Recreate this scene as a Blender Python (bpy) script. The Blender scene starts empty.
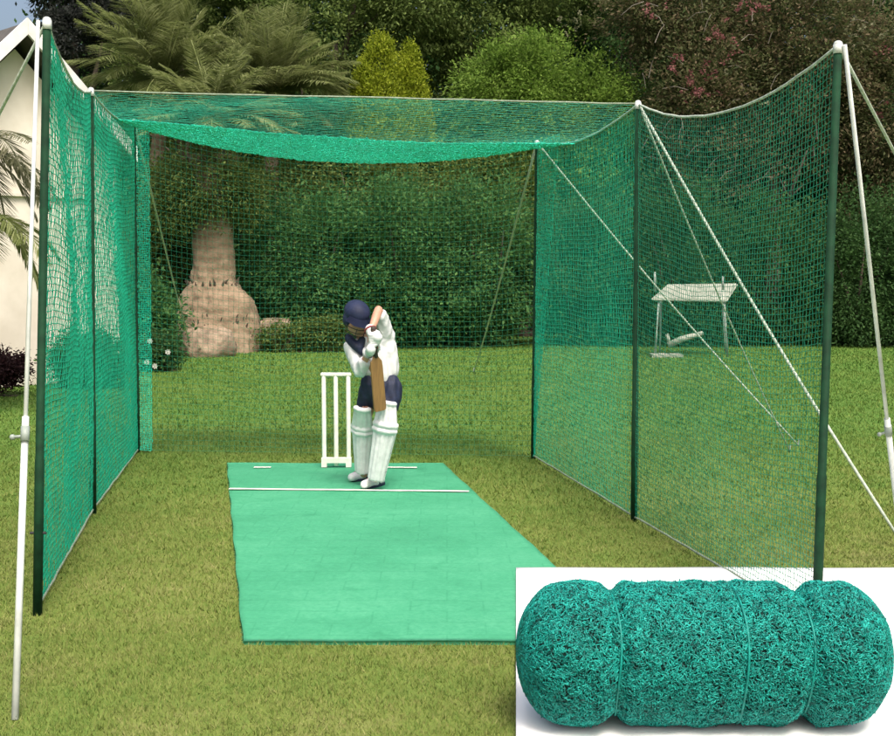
import bpy, bmesh, math, random
import numpy as np
from mathutils import Vector, Matrix, Quaternion

random.seed(7)
rng = np.random.default_rng(11)
S = bpy.context.scene
COL = S.collection
PI = math.pi

# ------------------------------------------------------------------ camera
F = 1200.0; W0 = 894.0; H0 = 736.0; CH = 1.5
PITCH = math.atan(100.0 / F)
cd = bpy.data.cameras.new('camera'); cam = bpy.data.objects.new('camera', cd); COL.objects.link(cam)
cam.location = (0, 0, CH); cam.rotation_euler = (PI/2 - PITCH, 0, 0)
cd.sensor_width = 36; cd.lens = F / W0 * 36; cd.clip_end = 2000; cd.clip_start = 0.05
S.camera = cam
S.render.resolution_x = 1024; S.render.resolution_y = 843

def ray(px, py):
    u = (px - W0/2)/F; v = (H0/2 - py)/F
    return Vector((u, math.cos(PITCH) + v*math.sin(PITCH), -math.sin(PITCH) + v*math.cos(PITCH)))
def P(px, py, Y):
    d = ray(px, py); t = Y/d.y
    return Vector((d.x*t, Y, CH + d.z*t))
def G(px, py, z=0.0):
    d = ray(px, py); t = (z-CH)/d.z
    return Vector((d.x*t, d.y*t, z))

# ------------------------------------------------------------------ helpers
def tag(o, label=None, cat=None, group=None, kind=None):
    if label: o['label'] = label
    if cat: o['category'] = cat
    if group: o['group'] = group
    if kind: o['kind'] = kind
    return o
def empty(name, loc, label, cat, group=None):
    o = bpy.data.objects.new(name, None); COL.objects.link(o)
    o.location = loc; o.empty_display_size = .2
    return tag(o, label, cat, group)
def link(name, me, mat, parent=None, smooth=False):
    o = bpy.data.objects.new(name, me); COL.objects.link(o)
    if mat:
        me.materials.clear(); me.materials.append(mat)
    if smooth:
        me.polygons.foreach_set('use_smooth', [True]*len(me.polygons))
    if parent:
        o.parent = parent
        o.matrix_parent_inverse = Matrix.Translation(-Vector(parent.location)) if parent.parent is None else Matrix.Identity(4)
    return o
# every mesh is built in world coordinates; children have identity world transform
def np_mesh(name, V, Q):
    V = np.asarray(V, dtype=np.float32).reshape(-1, 3); Q = np.asarray(Q, dtype=np.int32)
    k = Q.shape[1]
    me = bpy.data.meshes.new(name)
    me.vertices.add(len(V)); me.vertices.foreach_set('co', V.ravel())
    me.loops.add(Q.size); me.loops.foreach_set('vertex_index', Q.ravel())
    me.polygons.add(len(Q)); me.polygons.foreach_set('loop_start', np.arange(0, Q.size, k, dtype=np.int32))
    me.update(calc_edges=True); me.validate()
    return me
def bm_mesh(name, bm):
    bmesh.ops.recalc_face_normals(bm, faces=bm.faces)
    me = bpy.data.meshes.new(name); bm.to_mesh(me); bm.free(); return me
def basis(d):
    d = d.normalized()
    a = Vector((0,0,1)) if abs(d.z) < .9 else Vector((1,0,0))
    x = d.cross(a).normalized(); y = d.cross(x).normalized()
    return x, y
def tube(bm, pts, rad, n=8, cap=True):
    pts = [Vector(p) for p in pts]
    rs = rad if isinstance(rad, (list, tuple)) else [rad]*len(pts)
    rings = []; x = None
    for i, p in enumerate(pts):
        d = (pts[min(i+1, len(pts)-1)] - pts[max(i-1, 0)])
        if d.length < 1e-9: d = Vector((0,0,1))
        d.normalize()
        if x is None: x, y = basis(d)
        else:
            x = (x - d*x.dot(d)).normalized(); y = d.cross(x).normalized()
        rings.append([bm.verts.new(p + (x*math.cos(2*PI*k/n) + y*math.sin(2*PI*k/n))*rs[i]) for k in range(n)])
    for a, b in zip(rings, rings[1:]):
        for k in range(n):
            bm.faces.new((a[k], a[(k+1) % n], b[(k+1) % n], b[k]))
    if cap:
        bm.faces.new(rings[0][::-1]); bm.faces.new(rings[-1])
def box(bm, c, sx, sy, sz, M=None):
    vs = []
    for z in (-1, 1):
        for y in (-1, 1):
            for x in (-1, 1):
                v = Vector((x*sx/2, y*sy/2, z*sz/2))
                if M: v = M @ v
                vs.append(bm.verts.new(Vector(c) + v))
    for f in ((0,1,3,2),(4,6,7,5),(0,4,5,1),(2,3,7,6),(0,2,6,4),(1,5,7,3)):
        bm.faces.new([vs[i] for i in f])
def sphere(bm, c, r, M=None, seg=14):
    m = Matrix.Translation(c) @ (M.to_4x4() if M else Matrix.Identity(4)) @ (Matrix.Diagonal((*r, 1)) if isinstance(r, tuple) else Matrix.Diagonal((r, r, r, 1)))
    bmesh.ops.create_uvsphere(bm, u_segments=seg, v_segments=max(6, seg*2//3), radius=1, matrix=m)
def slab(name, pts, z0, z1, mat, parent=None):
    bm = bmesh.new()
    lo = [bm.verts.new((p.x, p.y, z0)) for p in pts]; hi = [bm.verts.new((p.x, p.y, z1)) for p in pts]
    bm.faces.new(lo[::-1]); bm.faces.new(hi)
    for i in range(len(pts)):
        j = (i+1) % len(pts); bm.faces.new((lo[i], lo[j], hi[j], hi[i]))
    return link(name, bm_mesh(name, bm), mat, parent)
def blob(name, chains, mat, parent=None, voxel=.008, smooth=4, spheres=()):
    """union of tapered capsules fused into one continuous surface"""
    bm = bmesh.new()
    for ch in chains:
        for (p, r) in ch: sphere(bm, Vector(p), r*1.0, seg=12)
        for (p, r), (q, s) in zip(ch, ch[1:]):
            if (Vector(p)-Vector(q)).length > 1e-4: tube(bm, [p, q], [r, s], 12)
    for (c, r, M) in spheres: sphere(bm, c, r, M, 18)
    me = bm_mesh(name, bm)
    o = bpy.data.objects.new('tmp', me); COL.objects.link(o)
    m = o.modifiers.new('r', 'REMESH'); m.mode = 'VOXEL'; m.voxel_size = voxel
    s = o.modifiers.new('s', 'SMOOTH'); s.iterations = smooth; s.factor = .5
    dg = bpy.context.evaluated_depsgraph_get(); dg.update()
    out = bpy.data.meshes.new_from_object(o.evaluated_get(dg)); out.name = name
    bpy.data.objects.remove(o)
    return link(name, out, mat, parent, True)

# ------------------------------------------------------------------ materials
def mat_base(name):
    m = bpy.data.materials.new(name); m.use_nodes = True
    nt = m.node_tree; b = nt.nodes['Principled BSDF']
    return m, nt, b
def N(nt, t, **kw):
    n = nt.nodes.new(t)
    for k, v in kw.items(): setattr(n, k, v)
    return n
def ramp(nt, fac, cols):
    r = N(nt, 'ShaderNodeValToRGB')
    el = r.color_ramp.elements
    while len(el) < len(cols): el.new(.5)
    for e, (p, c) in zip(el, cols):
        e.position = p; e.color = (*c, 1)
    nt.links.new(fac, r.inputs[0]); return r.outputs[0]
def noise(nt, scale, detail=4, rough=.6, vec=None, dist=0):
    n = N(nt, 'ShaderNodeTexNoise'); n.inputs['Scale'].default_value = scale
    n.inputs['Detail'].default_value = detail; n.inputs['Roughness'].default_value = rough
    n.inputs['Distortion'].default_value = dist
    if vec is None: vec = N(nt, 'ShaderNodeTexCoord').outputs['Object']
    nt.links.new(vec, n.inputs['Vector']); return n.outputs['Fac']
def bump(nt, b, h, strength=.3, dist=.01):
    n = N(nt, 'ShaderNodeBump'); n.inputs['Strength'].default_value = strength; n.inputs['Distance'].default_value = dist
    nt.links.new(h, n.inputs['Height']); nt.links.new(n.outputs[0], b.inputs['Normal'])
def math_(nt, op, a, bv):
    n = N(nt, 'ShaderNodeMath', operation=op)
    nt.links.new(a, n.inputs[0])
    if isinstance(bv, (int, float)): n.inputs[1].default_value = bv
    else: nt.links.new(bv, n.inputs[1])
    return n.outputs[0]
def simple(name, c1, c2=None, scale=20, rough=.6, metal=0, bmp=.15, bdist=.003, spec=.5):
    m, nt, b = mat_base(name)
    c2 = c2 or tuple(x*.78 for x in c1)
    f = noise(nt, scale)
    nt.links.new(ramp(nt, f, [(.35, c2), (.65, c1)]), b.inputs['Base Color'])
    b.inputs['Roughness'].default_value = rough; b.inputs['Metallic'].default_value = metal
    b.inputs['Specular IOR Level'].default_value = spec
    if bmp: bump(nt, b, noise(nt, scale*3), bmp, bdist)
    return m
def leafmat(name, dark, mid, light, nscale=1.2, rough=.6, trans=.45, spec=.15):
    m, nt, b = mat_base(name)
    geo = N(nt, 'ShaderNodeNewGeometry')
    tc = N(nt, 'ShaderNodeTexCoord')
    nz = noise(nt, nscale, 3, .6, tc.outputs['Object'])
    mix = math_(nt, 'ADD', math_(nt, 'MULTIPLY', geo.outputs['Random Per Island'], .55), math_(nt, 'MULTIPLY', nz, .75))
    c = ramp(nt, mix, [(.25, dark), (.6, mid), (.95, light)])
    nt.links.new(c, b.inputs['Base Color'])
    b.inputs['Roughness'].default_value = rough; b.inputs['Specular IOR Level'].default_value = spec
    tr = N(nt, 'ShaderNodeBsdfTranslucent'); nt.links.new(c, tr.inputs['Color'])
    mx = N(nt, 'ShaderNodeMixShader'); mx.inputs[0].default_value = trans
    nt.links.new(b.outputs[0], mx.inputs[1]); nt.links.new(tr.outputs[0], mx.inputs[2])
    nt.links.new(mx.outputs[0], nt.nodes['Material Output'].inputs[0])
    return m

def grass_colour(nt):
    """world-position turf colour shared by soil sheet and blades: olive and dry near, greener far"""
    geo = N(nt, 'ShaderNodeNewGeometry'); pos = geo.outputs['Position']
    n1 = noise(nt, .55, 4, .6, pos, .6); n2 = noise(nt, 3.5, 4, .65, pos); n3 = noise(nt, 26, 3, .7, pos)
    sep = N(nt, 'ShaderNodeSeparateXYZ'); nt.links.new(pos, sep.inputs[0])
    far = N(nt, 'ShaderNodeMapRange'); nt.links.new(sep.outputs['Y'], far.inputs[0])
    far.inputs[1].default_value = 6.5; far.inputs[2].default_value = 11.5
    far.inputs[3].default_value = 0.0; far.inputs[4].default_value = -.30
    s = math_(nt, 'ADD', math_(nt, 'MULTIPLY', n1, .45), math_(nt, 'MULTIPLY', n2, .45))
    s = math_(nt, 'ADD', s, math_(nt, 'MULTIPLY', n3, .35))
    s = math_(nt, 'ADD', s, far.outputs[0])
    return s
def turf(name, blades=False):
    m, nt, b = mat_base(name)
    s = grass_colour(nt)
    if blades:
        geo = N(nt, 'ShaderNodeNewGeometry')
        s = math_(nt, 'ADD', s, math_(nt, 'MULTIPLY', math_(nt, 'SUBTRACT', geo.outputs['Random Per Island'], .5), .42))
    c = ramp(nt, s, [(.06, (.055,.138,.022)), (.36, (.098,.175,.032)), (.66, (.150,.192,.042)), (.98, (.28,.265,.11))])
    nt.links.new(c, b.inputs['Base Color'])
    b.inputs['Roughness'].default_value = .75; b.inputs['Specular IOR Level'].default_value = .15
    if not blades:
        geo = N(nt, 'ShaderNodeNewGeometry')
        bump(nt, b, noise(nt, 60, 4, .7, geo.outputs['Position']), .5, .02)
    return m

M = {}
M['turf'] = turf('turf'); M['blades'] = turf('blades', True)
M['leaf_dark'] = leafmat('leaf_dark', (.022,.055,.018), (.046,.108,.032), (.085,.165,.05))
M['leaf_hedge'] = leafmat('leaf_hedge', (.032,.088,.026), (.066,.170,.050), (.12,.24,.07))
M['leaf_mid'] = leafmat('leaf_mid', (.06,.10,.022), (.12,.175,.042), (.19,.25,.075))
M['leaf_fresh'] = leafmat('leaf_fresh', (.06,.12,.016), (.13,.225,.034), (.22,.33,.06))
M['leaf_yellow'] = leafmat('leaf_yellow', (.10,.15,.010), (.23,.29,.02), (.37,.42,.04), 2.5)
M['leaf_brown'] = leafmat('leaf_brown', (.050,.070,.026), (.10,.118,.045), (.20,.15,.09))
M['leaf_grey'] = leafmat('leaf_grey', (.012,.016,.014), (.035,.04,.035), (.075,.08,.075))
M['leaf_maroon'] = leafmat('leaf_maroon', (.012,.006,.008), (.035,.015,.018), (.06,.03,.03))
M['blossom'] = leafmat('blossom', (.16,.055,.06), (.24,.09,.09), (.34,.16,.15))
M['white_flower'] = leafmat('white_flower', (.6,.6,.55), (.7,.7,.66), (.8,.8,.75))
M['frond'] = leafmat('frond', (.10,.135,.040), (.19,.225,.075), (.30,.33,.15))
M['frond_pale'] = leafmat('frond_pale', (.08,.09,.045), (.16,.165,.09), (.26,.25,.16))
M['bark'] = simple('bark', (.11,.085,.06), (.045,.035,.025), 8, .9, 0, .8, .02)
M['twig'] = simple('twig', (.26,.23,.19), (.14,.12,.1), 8, .9, 0, .4, .01)
def palm_bark():
    m, nt, b = mat_base('palm_bark')
    tc = N(nt, 'ShaderNodeTexCoord')
    wv = N(nt, 'ShaderNodeTexWave', bands_direction='Z'); wv.inputs['Scale'].default_value = 1.7
    wv.inputs['Distortion'].default_value = 5; wv.inputs['Detail'].default_value = 3
    nt.links.new(tc.outputs['Object'], wv.inputs[0])
    nz = noise(nt, 3.2, 6, .7)
    f = math_(nt, 'ADD', math_(nt, 'MULTIPLY', wv.outputs['Fac'], .12), math_(nt, 'MULTIPLY', nz, .9))
    nt.links.new(ramp(nt, f, [(.25, (.085,.060,.036)), (.5, (.25,.18,.115)), (.85, (.40,.30,.21))]), b.inputs['Base Color'])
    b.inputs['Roughness'].default_value = .9
    bump(nt, b, f, .9, .06); return m
M['palm_bark'] = palm_bark()
M['stone'] = simple('stone', (.33,.25,.175), (.15,.11,.075), 5, .9, 0, .7, .03)
def net_mat(name, c, tr=.12):
    m, nt, b = mat_base(name)
    nt.links.new(ramp(nt, noise(nt, 3), [(.3, tuple(x*.75 for x in c)), (.7, c)]), b.inputs['Base Color'])
    b.inputs['Roughness'].default_value = .45
    return m
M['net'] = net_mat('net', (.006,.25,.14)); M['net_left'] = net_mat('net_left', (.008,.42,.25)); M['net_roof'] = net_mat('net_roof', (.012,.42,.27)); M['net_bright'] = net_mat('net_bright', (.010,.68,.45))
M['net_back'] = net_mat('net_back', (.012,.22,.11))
M['post'] = simple('post', (.006,.045,.018), (.003,.022,.009), 12, .75, 0, .15, .003, .2)
M['white_metal'] = simple('white_metal', (.66,.69,.66), (.45,.48,.46), 9, .4)
M['rope'] = simple('rope', (.52,.58,.50), (.30,.36,.29), 40, .8)
M['rope_dim'] = simple('rope_dim', (.30,.36,.27), (.18,.23,.16), 40, .8)
M['white_paint'] = simple('white_paint', (.80,.82,.74), (.68,.70,.6), 14, .5)
M['fascia'] = simple('fascia', (.78,.77,.75), (.6,.59,.57), 3, .6)
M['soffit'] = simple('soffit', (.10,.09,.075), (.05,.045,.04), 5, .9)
M['plaster'] = simple('plaster', (.74,.69,.60), (.58,.53,.44), 1.2, .9, 0, .4, .006)
M['rooftile'] = simple('rooftile', (.10,.09,.08), (.06,.055,.05), 6, .8)
M['pale_panel'] = simple('pale_panel', (.36,.37,.31), (.22,.24,.19), 4, .7)
M['grey_metal'] = simple('grey_metal', (.30,.35,.31), (.2,.23,.21), 6, .5)
def mat_mat():
    m, nt, b = mat_base('mat_green')
    geo = N(nt, 'ShaderNodeNewGeometry'); pos = geo.outputs['Position']
    a = noise(nt, 1.3, 4, .6, pos); c = noise(nt, 45, 4, .75, pos); d = noise(nt, 9, 5, .7, pos, .5)
    f = math_(nt, 'ADD', math_(nt, 'MULTIPLY', a, .4), math_(nt, 'MULTIPLY', c, .4))
    f = math_(nt, 'ADD', f, math_(nt, 'MULTIPLY', d, .2))
    br = N(nt, 'ShaderNodeTexBrick'); nt.links.new(pos, br.inputs['Vector']); br.inputs['Scale'].default_value = 1.0
    br.inputs['Brick Width'].default_value = .32; br.inputs['Row Height'].default_value = .17; br.inputs['Mortar Size'].default_value = .006; br.inputs['Mortar Smooth'].default_value = .6
    f = math_(nt, 'SUBTRACT', f, math_(nt, 'MULTIPLY', math_(nt, 'MULTIPLY', br.outputs['Fac'], d), .16))
    sc = noise(nt, 2.6, 6, .75, pos, 1.5)
    f = math_(nt, 'SUBTRACT', f, math_(nt, 'MULTIPLY', math_(nt, 'MAXIMUM', math_(nt, 'SUBTRACT', sc, .56), 0.0), .9))
    nt.links.new(ramp(nt, f, [(.3, (.036,.225,.115)), (.5, (.056,.30,.16)), (.72, (.10,.38,.22))]), b.inputs['Base Color'])
    b.inputs['Roughness'].default_value = .8; b.inputs['Specular IOR Level'].default_value = .2
    bump(nt, b, math_(nt, 'ADD', c, math_(nt, 'MULTIPLY', a, 2)), .5, .008); return m
M['mat'] = mat_mat()
M['mat_edge'] = simple('mat_edge', (.02,.16,.07), (.01,.09,.04), 60, .9)
M['navy'] = simple('navy', (.010,.018,.055), (.005,.009,.028), 30, .7)
M['helmet'] = simple('helmet', (.018,.026,.068), (.010,.015,.042), 12, .65, 0, .1, .002, .3)
M['shirt'] = simple('shirt', (.66,.67,.67), (.54,.55,.57), 14, .85, 0, .5, .006)
M['pad'] = simple('pad', (.74,.735,.745), (.60,.60,.61), 25, .6, 0, .25)
M['strap'] = simple('strap', (.45,.46,.47), (.3,.31,.32), 25, .7)
M['skin'] = simple('skin', (.56,.30,.21), (.48,.24,.16), 14, .5, 0, .05); 
M['hair'] = simple('hair', (.05,.03,.018), (.03,.018,.01), 60, .6)
M['red'] = simple('red', (.35,.05,.06), None, 30, .7)
M['black'] = simple('black', (.02,.02,.022), None, 30, .6)
def wood(name, c1, c2):
    m, nt, b = mat_base(name)
    tc = N(nt, 'ShaderNodeTexCoord'); mp = N(nt, 'ShaderNodeMapping'); mp.inputs['Scale'].default_value = (60, 60, 5)
    nt.links.new(tc.outputs['Object'], mp.inputs[0])
    f = noise(nt, 1, 4, .6, mp.outputs[0])
    nt.links.new(ramp(nt, f, [(.3, c2), (.7, c1)]), b.inputs['Base Color']); b.inputs['Roughness'].default_value = .5
    return m
M['willow'] = wood('willow', (.27,.16,.055), (.14,.08,.03))
M['grip'] = simple('grip', (.10,.07,.05), (.03,.02,.02), 90, .8)
M['sheet'] = simple('sheet', (.87,.87,.86), (.84,.84,.83), 1.5, .8, 0, .1, .01)
M['bundle'] = leafmat('bundle', (.001,.035,.035), (.003,.24,.20), (.02,.47,.40), 22, .5, .1, .4)
M['bundle_core'] = simple('bundle_core', (.002,.045,.035), (.001,.02,.016), 60, .9)
M['eye'] = simple('eye', (.03,.02,.015), None, 30, .2)

# ------------------------------------------------------------------ world & sun
w = bpy.data.worlds.new('World'); S.world = w; w.use_nodes = True
wn = w.node_tree; bg = wn.nodes['Background']
sky = wn.nodes.new('ShaderNodeTexSky'); sky.sky_type = 'NISHITA'; sky.sun_disc = False
SUN_EL, SUN_AZ = math.radians(58), math.radians(163)      # azimuth from +Y, clockwise
sky.sun_elevation = SUN_EL; sky.sun_rotation = SUN_AZ
sky.dust_density = 8.0; sky.air_density = 1.0; sky.ozone_density = .6
wn.links.new(sky.outputs[0], bg.inputs[0]); bg.inputs[1].default_value = .15
sd = bpy.data.lights.new('sun', 'SUN'); so = bpy.data.objects.new('sun', sd); COL.objects.link(so)
sd.energy = 2.0; sd.angle = math.radians(17); sd.color = (1, .965, .90)
sdir = Vector((math.sin(SUN_AZ)*math.cos(SUN_EL), math.cos(SUN_AZ)*math.cos(SUN_EL), math.sin(SUN_EL)))
so.rotation_euler = sdir.to_track_quat('Z', 'Y').to_euler(); so.location = (0, 0, 20)
S.view_settings.view_transform = 'Standard'; S.view_settings.look = 'None'
S.view_settings.gamma = 1; S.view_settings.use_curve_mapping = False
S.view_settings.exposure = .58

# ------------------------------------------------------------------ ground
bm = bmesh.new()
vs = [bm.verts.new(p) for p in ((-400,-60,0),(400,-60,0),(400,900,0),(-400,900,0))]; bm.faces.new(vs)
tag(link('lawn', bm_mesh('lawn', bm), M['turf']), kind='structure')

mat_l0, mat_l1 = G(227,465), G(243,645)
mat_r0 = G(443,465.5)
dR = (G(560,573) - mat_r0); mat_r1 = mat_r0 + dR*((mat_l1.y-mat_r0.y)/dR.y)
MAT = [mat_l0, mat_l1, mat_r1, mat_r0]
sh_a, sh_b = G(516,573), G(888,573)
sh_d, sh_c = G(516,775), G(1010,775)
sh_b = sh_a + Vector((1.72, .02, 0)) + Vector((.55,0,0))
SHEET = [sh_a, sh_d, sh_c, Vector((2.5, sh_a.y+.0, 0))]

def in_poly(x, y, poly, grow=0):
    ins = np.ones(len(x), bool); n = len(poly)
    c = sum((Vector((p.x, p.y, 0)) for p in poly), Vector())/n
    for i in range(n):
        a, b = poly[i], poly[(i+1) % n]
        ex, ey = b.x-a.x, b.y-a.y; L = math.hypot(ex, ey)
        s = (ex*(y-a.y) - ey*(x-a.x))/L
        sc = (ex*(c.y-a.y) - ey*(c.x-a.x))/L
        ins &= (s*(1 if sc > 0 else -1) > -grow)
    return ins
def grass():
    Vs = []; tot = 0
    bands = [(3.2,5.0,14000,.018,.002),(5.0,7.5,7500,.018,.0028),(7.5,11,3000,.022,.0042),(11,17,1100,.026,.007),(17,24,500,.03,.011)]
    for y0, y1, dens, h, wd in bands:
        xm = y1*.40+.3
        n = int(2*xm*(y1-y0)*dens)
        x = rng.uniform(-xm, xm, n); y = rng.uniform(y0, y1, n)
        keep = ~in_poly(x, y, MAT, .008) & ~in_poly(x, y, SHEET, .0) & (np.abs(x) < y*.39+.15)
        x = x[keep]; y = y[keep]; n = len(x)
        # thin, tufty density
        t = np.sin(x*23+np.sin(y*17)*2)*np.sin(y*19+np.sin(x*13)*2)
        hh = h*rng.uniform(.5, 1.35, n)*(1+.25*t); a = rng.uniform(0, 2*PI, n); lean = rng.uniform(.1, 1.3, n)*hh; la = rng.uniform(0, 2*PI, n)
        ww = wd*rng.uniform(.7, 1.3, n)
        b0 = np.stack([x-np.cos(a)*ww, y-np.sin(a)*ww, np.zeros(n)-.002], 1)
        b1 = np.stack([x+np.cos(a)*ww, y+np.sin(a)*ww, np.zeros(n)-.002], 1)
        tp = np.stack([x+np.cos(la)*lean, y+np.sin(la)*lean, hh], 1)
        Vs.append(np.stack([b0, b1, tp], 1).reshape(-1, 3))
    V = np.concatenate(Vs); Q = np.arange(len(V)).reshape(-1, 3)
    tag(link('grass', np_mesh('grass', V, Q), M['blades']), 'short mown olive and green lawn grass', 'grass', kind='stuff')
grass()

# ------------------------------------------------------------------ cricket mat
root = empty('cricket_mat', (mat_l0+mat_r1)/2, 'long mint green cricket mat lying on the lawn inside the net cage', 'mat')
def mat_grid():
    nu, nv = 60, 110
    u, v = np.meshgrid(np.linspace(0,1,nu+1), np.linspace(0,1,nv+1), indexing='ij')
    a = np.array(mat_l0)[:2]; b = np.array(mat_l1)[:2]; c = np.array(mat_r1)[:2]; d = np.array(mat_r0)[:2]
    xy = ((1-u)[...,None]*((1-v)[...,None]*a + v[...,None]*b) + u[...,None]*((1-v)[...,None]*d + v[...,None]*c))
    # slightly wavy edges
    xy[0,:,0] += .004*np.sin(np.linspace(0,40,nv+1)); xy[-1,:,0] += .004*np.sin(np.linspace(0,33,nv+1))
    z = .017 + .0012*np.sin(xy[...,0]*9+xy[...,1]*3)+.0012*np.sin(xy[...,1]*7-xy[...,0]*4)+.0012*np.sin(xy[...,1]*21)
    P0 = np.dstack([xy, z]); n1 = nv+1
    V = P0.reshape(-1,3)
    i, j = np.meshgrid(np.arange(nu), np.arange(nv), indexing='ij')
    Q = np.stack([i*n1+j, i*n1+j+1, (i+1)*n1+j+1, (i+1)*n1+j], -1).reshape(-1,4)
    # skirt
    loop = [(k,0) for k in range(nu)] + [(nu,k) for k in range(nv)] + [(k,nv) for k in range(nu,0,-1)] + [(0,k) for k in range(nv,0,-1)]
    idx = np.array([a_*n1+b_ for a_,b_ in loop]); base = V[idx].copy(); base[:,2] = 0
    o = len(V); V = np.vstack([V, base]); m = len(idx)
    Q = np.vstack([Q, [[idx[k], o+k, o+(k+1)%m, idx[(k+1)%m]] for k in range(m)]])
    return np_mesh('mat_surface', V, Q)
link('mat_surface', mat_grid(), M['mat'], root, True)
def stripe(name, a, b, wd, z=.0235, parent=root):
    bm = bmesh.new(); d = (b-a); L = d.length; d.normalize(); nrm = Vector((-d.y, d.x, 0))
    n = 24; prev = None
    for i in range(n+1):
        c = a + (b-a)*(i/n) + nrm*.006*math.sin(i*.7)*0.5; k = wd*(.9+.12*math.sin(i*2.3))
        c = Vector((c.x, c.y, z)); p = (bm.verts.new(c-nrm*k/2), bm.verts.new(c+nrm*k/2))
        if prev: bm.faces.new((prev[0], p[0], p[1], prev[1]))
        prev = p
    return link(name, bm_mesh(name, bm), M['white_paint'], parent)
stripe('popping_crease', G(229,489,.02), G(469,491.5,.02), .05)
stripe('bowling_crease', G(254,467.5,.02), G(271,467.5,.02), .055)
stripe('bowling_crease', G(387,467.5,.02), G(417,467.8,.02), .05)
bm = bmesh.new()
for a, b in ((mat_l1, mat_r1), (mat_r1, mat_r0), (mat_l0, mat_l1)):
    n = int((b-a).length/.008)
    for i in range(n):
        p = a + (b-a)*(i/n); q = p + Vector((random.uniform(-.01,.01), random.uniform(-.012,.004), random.uniform(.0,.012)))
        v = [bm.verts.new(p+Vector((-.003,0,.006))), bm.verts.new(p+Vector((.003,0,.010))), bm.verts.new(q)]
        bm.faces.new(v)
tag(link('fringe', bm_mesh('fringe', bm), M['mat_edge'], root), 'dark frayed edge of the mat')

# ------------------------------------------------------------------ wicket
st_c = G(336,467,.02)
root = empty('stump_set', st_c, 'white three stump wicket standing at the far end of the green mat', 'wicket')
yw = st_c.y; xs = [P(x, 420, yw).x for x in (324, 336, 348.5)]
zt = P(336, 373, yw).z
for x in xs:
    bm = bmesh.new(); tube(bm, [(x,yw,.03),(x,yw,.05),(x,yw,zt-.015),(x,yw,zt-.004)], [.0165,.0165,.0165,.012], 12)
    link('stump', bm_mesh('stump', bm), M['white_paint'], root, True)
bm = bmesh.new(); box(bm, ((xs[0]+xs[2])/2, yw, zt-.010), xs[2]-xs[0]+.045, .036, .026)
bmesh.ops.bevel(bm, geom=list(bm.edges), offset=.005, segments=2, affect='EDGES')
link('top_bar', bm_mesh('top_bar', bm), M['white_paint'], root)
bm = bmesh.new(); box(bm, ((xs[0]+xs[2])/2, yw, .072), xs[2]-xs[0]+.040, .05, .038)
for x in (xs[0], xs[2]): box(bm, (x, yw, .0375), .04, .055, .030)
link('base_bar', bm_mesh('base_bar', bm), M['white_paint'], root)

# ------------------------------------------------------------------ net cage
base = {'FL': G(37,615), 'ML': G(93,514), 'BL': G(138,453), 'BR': G(533,459), 'MR': G(634,521), 'FR': G(816,628)}
toppx = {'FL': (47,22), 'ML': (91,91), 'BL': (134,122), 'BR': (537,143), 'MR': (638,104), 'FR': (838,46)}
top = {k: P(*toppx[k], base[k].y) for k in base}
cage = empty('net_cage', (base['BL']+base['FR'])/2, 'green cricket practice net cage on six posts standing over the mat', 'cricket net')
for k in base:
    r = .018 if k[0] != 'B' else .016
    bm = bmesh.new(); b = base[k]; t = top[k]
    tube(bm, [b+Vector((0,0,-.05)), b.lerp(t, .27), b.lerp(t, .271), t], [r*1.12, r*1.12, r, r*.92], 14)
    p = link('post', bm_mesh('post', bm), M['post'], cage, True)
    bm = bmesh.new(); sphere(bm, t+Vector((0,0,.006)), (.019,.019,.016), None, 12); tube(bm, [t+Vector((0,0,-.03)), t+Vector((0,0,.006))], .0195, 12)
    link('post_cap', bm_mesh('post_cap', bm), M['white_metal'], p, True)

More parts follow.
